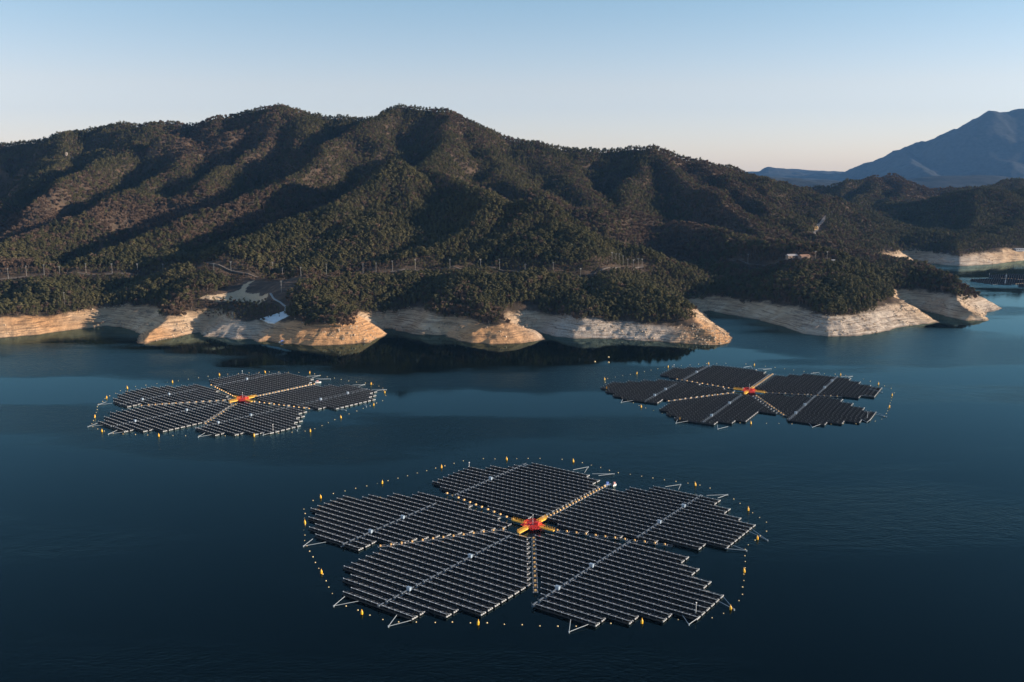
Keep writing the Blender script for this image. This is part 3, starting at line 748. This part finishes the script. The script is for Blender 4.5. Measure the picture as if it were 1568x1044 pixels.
# ------------------------------------------------------------------ buoys and float lines
bm_ = MB(); bm_.lathe([(.10, -.5), (.40, -.35), (.40, .1), (.40, .95), (.24, 1.3), (.11, 1.45), (.09, 1.85), (.04, 1.95)], 10)
BUOY = bm_.mesh('marker_buoy', [M_BUOY], True)
fm_ = MB(); fm_.lathe([(.05, -.30), (.30, -.2), (.42, .05), (.36, .32), (.12, .5)], 8)
FLOATM = {True: fm_.mesh('line_float', [mat('line_float_cream', (.8, .55, .26), .5)], True)}
RINGS = [
 ('nearest', [(467,799,1),(466,830,0),(492,875,1),(513,920,0),(554,937,1),(597,951,0),(732,953,1),(871,959,0),(983,951,1),(1062,946,0),(1102,944,0),(1119,930,1),(1137,913,0),(1140,873,1),(1140,838,0),(1160,823,1),(1182,806,0),(1146,779,1),(1101,750,0),(1065,741,1),(1028,736,0),(940,722,0),(911,713,0),(878,705,1),(845,701,0),(776,702,1),(720,702,0),(676,714,1),(585,738,1),(491,760,1),(466,773,0)]),
 ('left', [(145,637,1),(140,652,0),(156,659,1),(180,664,0),(243,666,1),(325,667,0),(389,666,1),(475,659,1),(522,638,1),(572,619,1),(593,610,0),(589,600,1),(586,592,0),(568,587,1),(540,584,0),(488,574,0),(474,570,1),(406,569,1),(336,573,1),(264,584,1),(195,593,1),(163,608,1),(150,620,0)]),
 ('right', [(926,580,1),(929,594,1),(950,607,0),(982,622,1),(1041,641,1),(1075,647,0),(1150,647,1),(1232,649,0),(1330,648,0),(1353,640,0),(1362,622,1),(1366,604,1),(1375,598,0),(1345,587,1),(1312,577,0),(1287,573,1),(1250,571,0),(1155,558,1),(1128,556,0),(1085,556,1),(1023,561,1),(975,571,1)]),
]
ORD = ['first', 'second', 'third', 'fourth', 'fifth', 'sixth', 'seventh', 'eighth', 'ninth', 'tenth', 'eleventh', 'twelfth', 'thirteenth', 'fourteenth', 'fifteenth', 'sixteenth', 'seventeenth', 'eighteenth', 'nineteenth', 'twentieth',
       'twenty-first', 'twenty-second', 'twenty-third', 'twenty-fourth', 'twenty-fifth', 'twenty-sixth', 'twenty-seventh', 'twenty-eighth', 'twenty-ninth', 'thirtieth', 'thirty-first', 'thirty-second', 'thirty-third', 'thirty-fourth', 'thirty-fifth', 'thirty-sixth', 'thirty-seventh', 'thirty-eighth', 'thirty-ninth', 'fortieth']
for nm, ring in RINGS:
    bigs = sorted([p for p in ring if p[2]])
    for i, p in enumerate(bigs):
        g = ground(p[0], p[1], .8)
        bo = link('marker_buoy', BUOY, None, (g[0], g[1], 0), i * 1.1); bo.rotation_euler[0] = random.uniform(-.12, .12); bo.rotation_euler[1] = random.uniform(-.12, .12)
        tag(bo, 'orange marker buoy around the %s array, %s from the left' % (nm, ORD[i]), 'buoy', 'orange marker buoys around the %s array' % nm)
    W = [ground(p[0], p[1], .2) for p in ring]; W.append(W[0]); acc = 3.0; step = {'nearest': 5.9, 'left': 7.4, 'right': 7.6}[nm]
    for i in range(len(ring)):
        a, c = np.array(W[i]), np.array(W[i + 1]); L = np.linalg.norm(c - a); q = acc
        while q < L:
            p = a + (c - a) * q / L
            if min(q, L - q) > 1.5:
                o = link('line_float', FLOATM[True], None, (p[0] + random.uniform(-.3, .3), p[1] + random.uniform(-.3, .3), 0)); s = random.uniform(.5, .7); o.scale = (s, s, s)
                tag(o, 'small cream float on the float line ringing the %s solar array' % nm, 'float', 'small floats ringing the %s array' % nm)
            q += step
        acc = q - L
for i, (x, y) in enumerate(((911, 554), (932, 547), (932, 555))):
    g = ground(x, y); o = link('line_float', FLOATM[True], None, (g[0], g[1], 0)); o.scale = (1.6, 1.6, 1.6)
    tag(o, 'pale drifting float on dark water before the right array, %s' % ('leftmost', 'farther of the right pair', 'nearer of the right pair')[i], 'float', 'drifting floats off the wooded point')

# ------------------------------------------------------------------ roads, ramp, poles, boats, houses
def ribbon(name, pts, wd, m, lift=.12, n=6):
    P = np.array(pts); out = []
    for i in range(len(P) - 1):
        for q in range(n): out.append(P[i] + (P[i + 1] - P[i]) * q / n)
    out.append(P[-1]); out = np.array(out); b = MB(); vs = []
    for _ in range(3): out[1:-1] = (out[:-2] + 2 * out[1:-1] + out[2:]) / 4
    for i, p in enumerate(out):
        d = out[min(i + 1, len(out) - 1)] - out[max(i - 1, 0)]; d /= np.linalg.norm(d); nn = np.array((-d[1], d[0])) * wd / 2
        e = [p - nn, p + nn]; z = max(float(terrain(np.array([q[0]]), np.array([q[1]]))[0][0]) for q in (e[0], p, e[1])) + lift
        vs += [(*e[0], z), (*e[1], z), (*e[1], z - 1.2), (*e[0], z - 1.2)]
    fs = []
    for i in range(len(out) - 1):
        a = 4 * i; fs += [(a, a + 4, a + 5, a + 1), (a + 1, a + 5, a + 6, a + 2), (a, a + 3, a + 7, a + 4)]
    b.add(vs, fs); o = b.obj(name, m); o['kind'] = 'structure'; return o
M_ASPH = mat('old_asphalt', (.10, .085, .075), .9, var=.25, scale=.4)
M_CONC = mat('ramp_concrete', (.50, .58, .64), .8, var=.08, scale=.3)
M_POLE = mat('concrete_pole', (.27, .255, .235), .8)
for r in ROADS: ribbon('shore_road', r, 2.6, M_ASPH, .05)
ribbon('ramp_road', RAMP_ROAD, 1.5, mat('track_concrete', (.26, .28, .29), .85), .1)
def rail(pts, off):
    pass
# pale concrete slipway running down to the lake
g = [hit(398, 489), hit(434, 479), hit(444, 483), hit(420, 496)]
b = MB(); Q = np.array([np.array(p) + (0, 0, .6) for p in g]); 
b.add(list(Q) + [q - (0, 0, 2.5) for q in Q], [(0, 3, 2, 1), (0, 1, 5, 4), (1, 2, 6, 5), (2, 3, 7, 6), (3, 0, 4, 7), (4, 5, 6, 7)])
for f in (.25, .5, .75):
    p, q = Q[0] + (Q[3] - Q[0]) * f, Q[1] + (Q[2] - Q[1]) * f; b.tube(p + (0, 0, .02), q + (0, 0, .02), .12, n=4)
tag(b.obj('boat_ramp', M_CONC), 'pale blue-grey concrete boat ramp slab above the layered orange bank', 'boat ramp')

pole_b = MB(); pole_b.tube((0, 0, -1.5), (0, 0, 11.5), .17, .11, 8)
PSHAFT = pole_b.mesh('pole_shaft', [M_POLE])
arm_b = MB(); arm_b.box((0, 0, 10.9), (2.2, .14, .16)); arm_b.box((0, 0, 10.1), (1.5, .12, .14))
for x in (-1, -.5, .5, 1): arm_b.lathe([(.07, 0), (.09, .12), (.05, .25)], 6, 0, (x, 0, 10.98))
PARM = arm_b.mesh('cross_arm', [mat('cross_arm_steel', (.4, .4, .4), .5, metal=.4)])
POLES = [(13, 428), (41, 424), (68, 422), (92, 424), (132, 420), (172, 420), (211, 420), (250, 420), (328, 420), (354, 418), (418, 418), (433, 427), (461, 427), (500, 421), (556, 420), (576, 419), (601, 416), (636, 414), (689, 413), (736, 413), (765, 413), (804, 421), (847, 418), (889, 428)]
POINT = [(937, 402), (943, 404), (948, 404), (954, 407), (961, 412), (970, 413), (977, 411), (983, 412)]
FARP = [(1145, 405), (1248, 402), (1266, 402)]
def pole(p, label, grp, hgt=1.):
    x, y, z = hit(*p); r = link('utility_pole', None, None, (x, y, z), random.uniform(-.4, .4)); r.scale = (1, 1, hgt)
    link('pole_shaft', PSHAFT, r); link('cross_arm', PARM, r); tag(r, label, 'utility pole', grp)
for i, p in enumerate(POLES): pole(p, 'pale concrete utility pole along the shore road, %s from the left' % ORD[i], 'utility poles along the shore road')
for i, p in enumerate(POINT): pole(p, 'pale pole in the cluster on the wooded point, %s from the left' % ORD[i], 'poles clustered on the wooded point')
for i, p in enumerate(FARP): pole(p, 'slim pale pole on the headland across the bay, %s from the left' % ORD[i], 'poles on the far headland', 1.1)
pole((431, 448), 'lone utility pole standing in the bare brown field above the ramp road', 'utility poles along the shore road')
pole((99, 466), 'lone pale pole at the wood edge above the far left bank', 'utility poles along the shore road')

def boat(loc, rz, L, hull, cover, label, grp=None):
    r = link('work_boat', None, None, loc, rz); b = MB(); w = L * .19; vs = []; st = [(-.5, .82), (-.2, 1.), (.2, .92), (.4, .55), (.5, .06)]
    for u, k in st: vs += [(u * L, -w * k * .7, -.25), (u * L, -w * k, .75), (u * L, w * k, .75), (u * L, w * k * .7, -.25)]
    fs = []
    for i in range(len(st) - 1):
        a = 4 * i; fs += [(a, a + 4, a + 5, a + 1), (a + 1, a + 5, a + 6, a + 2), (a + 2, a + 6, a + 7, a + 3), (a + 3, a + 7, a + 4, a)]
    fs += [(0, 1, 2, 3), (19, 18, 17, 16)]; b.add(vs, fs); b.obj('hull', hull, r)
    c = MB(); c.box((-.08 * L, 0, 1.25), (L * .3, w * 1.3, 1.)); c.box((-.08 * L, 0, 1.8), (L * .36, w * 1.5, .12)); c.obj('cabin', cover, r)
    m = MB(); m.box((-.52 * L, 0, .7), (.4, .45, .9)); m.obj('outboard_motor', M_FLOAT, r)
    tag(r, label, 'boat', grp)
M_BLUE = mat('boat_blue', (.16, .26, .62), .4); M_PINK = mat('boat_pale_pink', (.55, .30, .28), .5)
h1 = ground(931, 742, .5); boat((h1[0], h1[1], 0), .3, 3.6, M_WHITE, M_BLUE, 'small white boat with a blue cabin at the end of the nearest array seam')
h1 = ground(939, 742, .5); boat((h1[0] + .6, h1[1], 0), .8, 2.8, M_WHITE, M_PINK, 'smaller boat with a pale pink cabin behind the nearest array')
h2 = ground(487, 585, .5); boat((h2[0], h2[1], 0), .3, 4.2, M_WHITE, M_PINK, 'small boat with a pale pink cabin moored behind the left array')
h3 = ground(434, 523.6); boat((h3[0], h3[1] - 1.5, 0), .2, 7., M_WHITE, M_BLUE, 'small white and blue boat moored under the layered orange bank')
h4 = ground(451, 524.5); boat((h4[0], h4[1] - 1.5, 0), 2.4, 4., M_WHITE, M_WHITE, 'tiny all white boat moored under the layered orange bank')

def house(px_, dims, wall, roof, label, name='house', rz=.3, flat=False):
    x, y, z = hit(*px_); r = link(name, None, None, (x, y, z + .3), rz); w, d, h = dims
    b = MB(); b.box((0, 0, h / 2 - .6), (w, d, h + 1.2)); b.obj('wall', wall, r)
    t = MB()
    if flat: t.box((0, 0, h + .16), (w + .8, d + .8, .3))
    else:
        o = .5; t.add([(-w / 2 - o, -d / 2 - o, h), (w / 2 + o, -d / 2 - o, h), (w / 2 + o, d / 2 + o, h), (-w / 2 - o, d / 2 + o, h), (-w / 2 - o, 0, h + d * .32), (w / 2 + o, 0, h + d * .32)], [(0, 1, 5, 4), (2, 3, 4, 5), (0, 4, 3), (1, 2, 5), (3, 2, 1, 0)])
    t.obj('roof', roof, r)
    n = max(2, int(w / 4))
    for i in range(n):
        q = MB(); q.box((-w / 2 + w * (i + .5) / n, -d / 2 - .03, h * .55), (1.5, .1, 1.3)); q.obj('window', M_GLASS, r)
    q = MB(); q.box((w / 2 + .03, 0, 1.05), (.1, 1.1, 2.1)); q.obj('door', M_STEEL, r)
    tag(r, label, 'house')
M_GREYW = mat('weathered_white', (.42, .43, .45), .7); M_OCH = mat('ochre_wall', (.45, .29, .13), .8); M_CREAMW = mat('cream_wall', (.27, .20, .155), .8); M_TILE = mat('clay_roof', (.26, .15, .10), .8, var=.2, scale=1.); M_SLATE = mat('grey_roof', (.30, .28, .28), .7)
house((1248, 352), (7, 5, 4), M_OCH, M_OCH, 'small ochre house beside the pale track in the right valley')
house((1231, 398), (11, 7, 3.6), M_CREAMW, M_TILE, 'low house with a clay roof on the headland across the bay')
house((1212, 396), (12, 6, 3.2), M_CREAMW, M_SLATE, 'low grey-roofed house left of the clay-roofed house on the headland')
house((1275, 402), (3.5, 2.5, 2.2), M_GREYW, M_GREYW, 'tiny white hut right of the clay-roofed house on the headland', 'hut', flat=True)
house((1561, 384), (16, 7, 3.2), M_GREYW, M_GREYW, 'long pale lakeside building at the far right shore', 'lakeside_building', .05, True)
ribbon('valley_track', pt([(1243, 361), (1250, 350), (1257, 342), (1266, 331), (1276, 322)]), 5., mat('pale_track', (.2, .17, .15), .9, var=.3, scale=.1), .6)
def rocks(px_, n, spread, label):
    x, y, z = hit(*px_); r = MB(); q = np.random.default_rng(int(px_[0]))
    for i in range(n):
        c = np.array((x + q.normal() * spread, y + q.normal() * spread * .6, 0.)); c[2] = float(terrain(np.array([c[0]]), np.array([c[1]]))[0][0]); s = q.uniform(1.5, 3.)
        vs = []; fs = []
        ring = 7
        for k, (f, zz) in enumerate(((1., -.6), (.95, .5), (.6, 1.1))):
            for j in range(ring): a = 2 * math.pi * j / ring; vs.append(c - (x, y, z) + np.array((math.cos(a) * s * f * q.uniform(.7, 1.1), math.sin(a) * s * f * q.uniform(.7, 1.1), zz * s * q.uniform(.85, 1.2) + 4)))
        for k in range(2):
            for j in range(ring): fs.append((k * ring + j, k * ring + (j + 1) % ring, (k + 1) * ring + (j + 1) % ring, (k + 1) * ring + j))
        fs.append(tuple(2 * ring + j for j in range(ring))); r.add(vs, fs)
    o = r.obj('rock_outcrop', mat('pale_rock', (.2, .17, .15), .9, var=.3, scale=.5)); o.location = (x, y, z); tag(o, label, 'rocks')
rocks((103, 242), 4, 6, 'pale rock outcrop showing through the forest on the upper left hill')

# broken rock lying on the drawdown bank
def boulders():
    q = np.random.default_rng(5); n = 26000
    i = q.integers(0, len(SHORE) - 2, n); t = q.uniform(0, 1, n)[:, None]; P = SHORE[i] * (1 - t) + SHORE[i + 1] * t
    x = P[:, 0] + q.normal(size=n) * 14; y = P[:, 1] + q.uniform(-4, 40, n); z, d = terrain(x, y)
    ok = (d > .5) & (d < 34) & (fbm(x + 7, y, 24, 3) > .08) & (np.abs(x) < y * .6 + 30); x, y, z = x[ok][:3200], y[ok][:3200], z[ok][:3200]
    m = len(x); s = .28 + .75 * q.random(m) ** 3.0
    base = np.array([(-1, -1, -.5), (1, -1, -.5), (1, 1, -.5), (-1, 1, -.5), (-.7, -.6, .8), (.6, -.7, .6), (.7, .6, .9), (-.6, .7, .5)])
    V = base[None] * q.uniform(.6, 1.25, (m, 8, 3)) * s[:, None, None]; a = q.uniform(0, 6.28, m); c, s_ = np.cos(a)[:, None], np.sin(a)[:, None]
    V = np.stack([V[:, :, 0] * c - V[:, :, 1] * s_ + x[:, None], V[:, :, 0] * s_ + V[:, :, 1] * c + y[:, None], V[:, :, 2] + z[:, None]], -1)
    f = np.array([(4, 5, 6, 7), (0, 1, 5, 4), (1, 2, 6, 5), (2, 3, 7, 6), (3, 0, 4, 7)]); fs = (f[None] + 8 * np.arange(m)[:, None, None]).reshape(-1, 4)
    me = bpy.data.meshes.new('shore_boulders'); me.from_pydata(V.reshape(-1, 3).tolist(), [], fs.tolist()); me.materials.append(mat('bank_rock', (.34, .26, .185), .95, spec=.2, var=.45, scale=.35))
    o = link('shore_boulders', me); o['kind'] = 'stuff'; tag(o, 'loose pale stones scattered over the bare lake bank', 'stones')
boulders()

# ------------------------------------------------------------------ light, air, camera
SUN_EL, SUN_AZ = 13., 96.        # azimuth clockwise from the view direction (+Y)
sd = (math.cos(R_(SUN_EL)) * math.sin(R_(SUN_AZ)), math.cos(R_(SUN_EL)) * math.cos(R_(SUN_AZ)), math.sin(R_(SUN_EL)))
su = bpy.data.lights.new('sun', 'SUN'); su.energy = 5.; su.angle = R_(.53); su.color = (1, .83, .66)
so = link('sun', su)
from mathutils import Vector
so.rotation_euler = Vector(sd).to_track_quat('Z', 'Y').to_euler()
w = bpy.data.worlds.new('World'); bpy.context.scene.world = w; w.use_nodes = True
wn, wl = w.node_tree.nodes, w.node_tree.links
sk = wn.new('ShaderNodeTexSky'); sk.sky_type = 'NISHITA'; sk.sun_disc = False
sk.sun_elevation = R_(SUN_EL); sk.sun_rotation = -R_(SUN_AZ); sk.altitude = 200; sk.air_density = 1.; sk.dust_density = .3; sk.ozone_density = 1.5
bg = wn['Background']; bg.inputs['Strength'].default_value = .087; tn = wn.new('ShaderNodeMix'); tn.data_type = 'RGBA'; tn.blend_type = 'MULTIPLY'; tn.inputs[0].default_value = 1.; tcn = wn.new('ShaderNodeTexCoord'); spz = wn.new('ShaderNodeSeparateXYZ'); wl.new(tcn.outputs['Generated'], spz.inputs[0])
tr_ = wn.new('ShaderNodeValToRGB'); wl.new(spz.outputs[2], tr_.inputs['Fac'])
tr_.color_ramp.elements[0].position = 0.; tr_.color_ramp.elements[0].color = (1.03, 1.0, 1.38, 1); tr_.color_ramp.elements[1].position = .32; tr_.color_ramp.elements[1].color = (.80, .88, .92, 1)
for ps_, cl_ in ((.08, (1.14, .95, 1.05, 1)), (.17, (.86, .91, .98, 1))):
    e_ = tr_.color_ramp.elements.new(ps_); e_.color = cl_
wl.new(tr_.outputs['Color'], tn.inputs[7])
wl.new(sk.outputs[0], tn.inputs[6]); wl.new(tn.outputs[2], bg.inputs['Color'])

HAZE = True
if HAZE:
    hb = MB(); hb.box((0, 6300, 500), (24000, 16000, 1026))
    hm = bpy.data.materials.new('haze'); hm.use_nodes = True
    hn = hm.node_tree.nodes; hn.remove(hn['Principled BSDF'])
    pv = hn.new('ShaderNodeVolumePrincipled'); pv.inputs['Color'].default_value = (.17, .40, .80, 1)
    pv.inputs['Density'].default_value = .00003; pv.inputs['Anisotropy'].default_value = 0.
    hm.node_tree.links.new(pv.outputs[0], hn['Material Output'].inputs['Volume'])
    ho = hb.obj('haze', hm); ho['kind'] = 'stuff'

cam = bpy.data.cameras.new('camera'); cam.sensor_width = 36; cam.lens = 36 * F / 1568; cam.clip_end = 30000; cam.clip_start = .5
co = link('camera', cam); co.location = (0, 0, H); co.rotation_euler = (math.pi / 2 - PITCH, 0, 0)
sc = bpy.context.scene; sc.camera = co
sc.view_settings.view_transform = 'Standard'; sc.view_settings.look = 'None'; sc.view_settings.exposure = 1.1; sc.view_settings.gamma = 1.
sc.render.engine = 'CYCLES'; sc.cycles.use_denoising = True; sc.cycles.max_bounces = 4; sc.cycles.volume_bounces = 0
sc.cycles.diffuse_bounces = 2; sc.cycles.glossy_bounces = 2; sc.cycles.transparent_max_bounces = 8
sc.cycles.sample_clamp_indirect = 4.
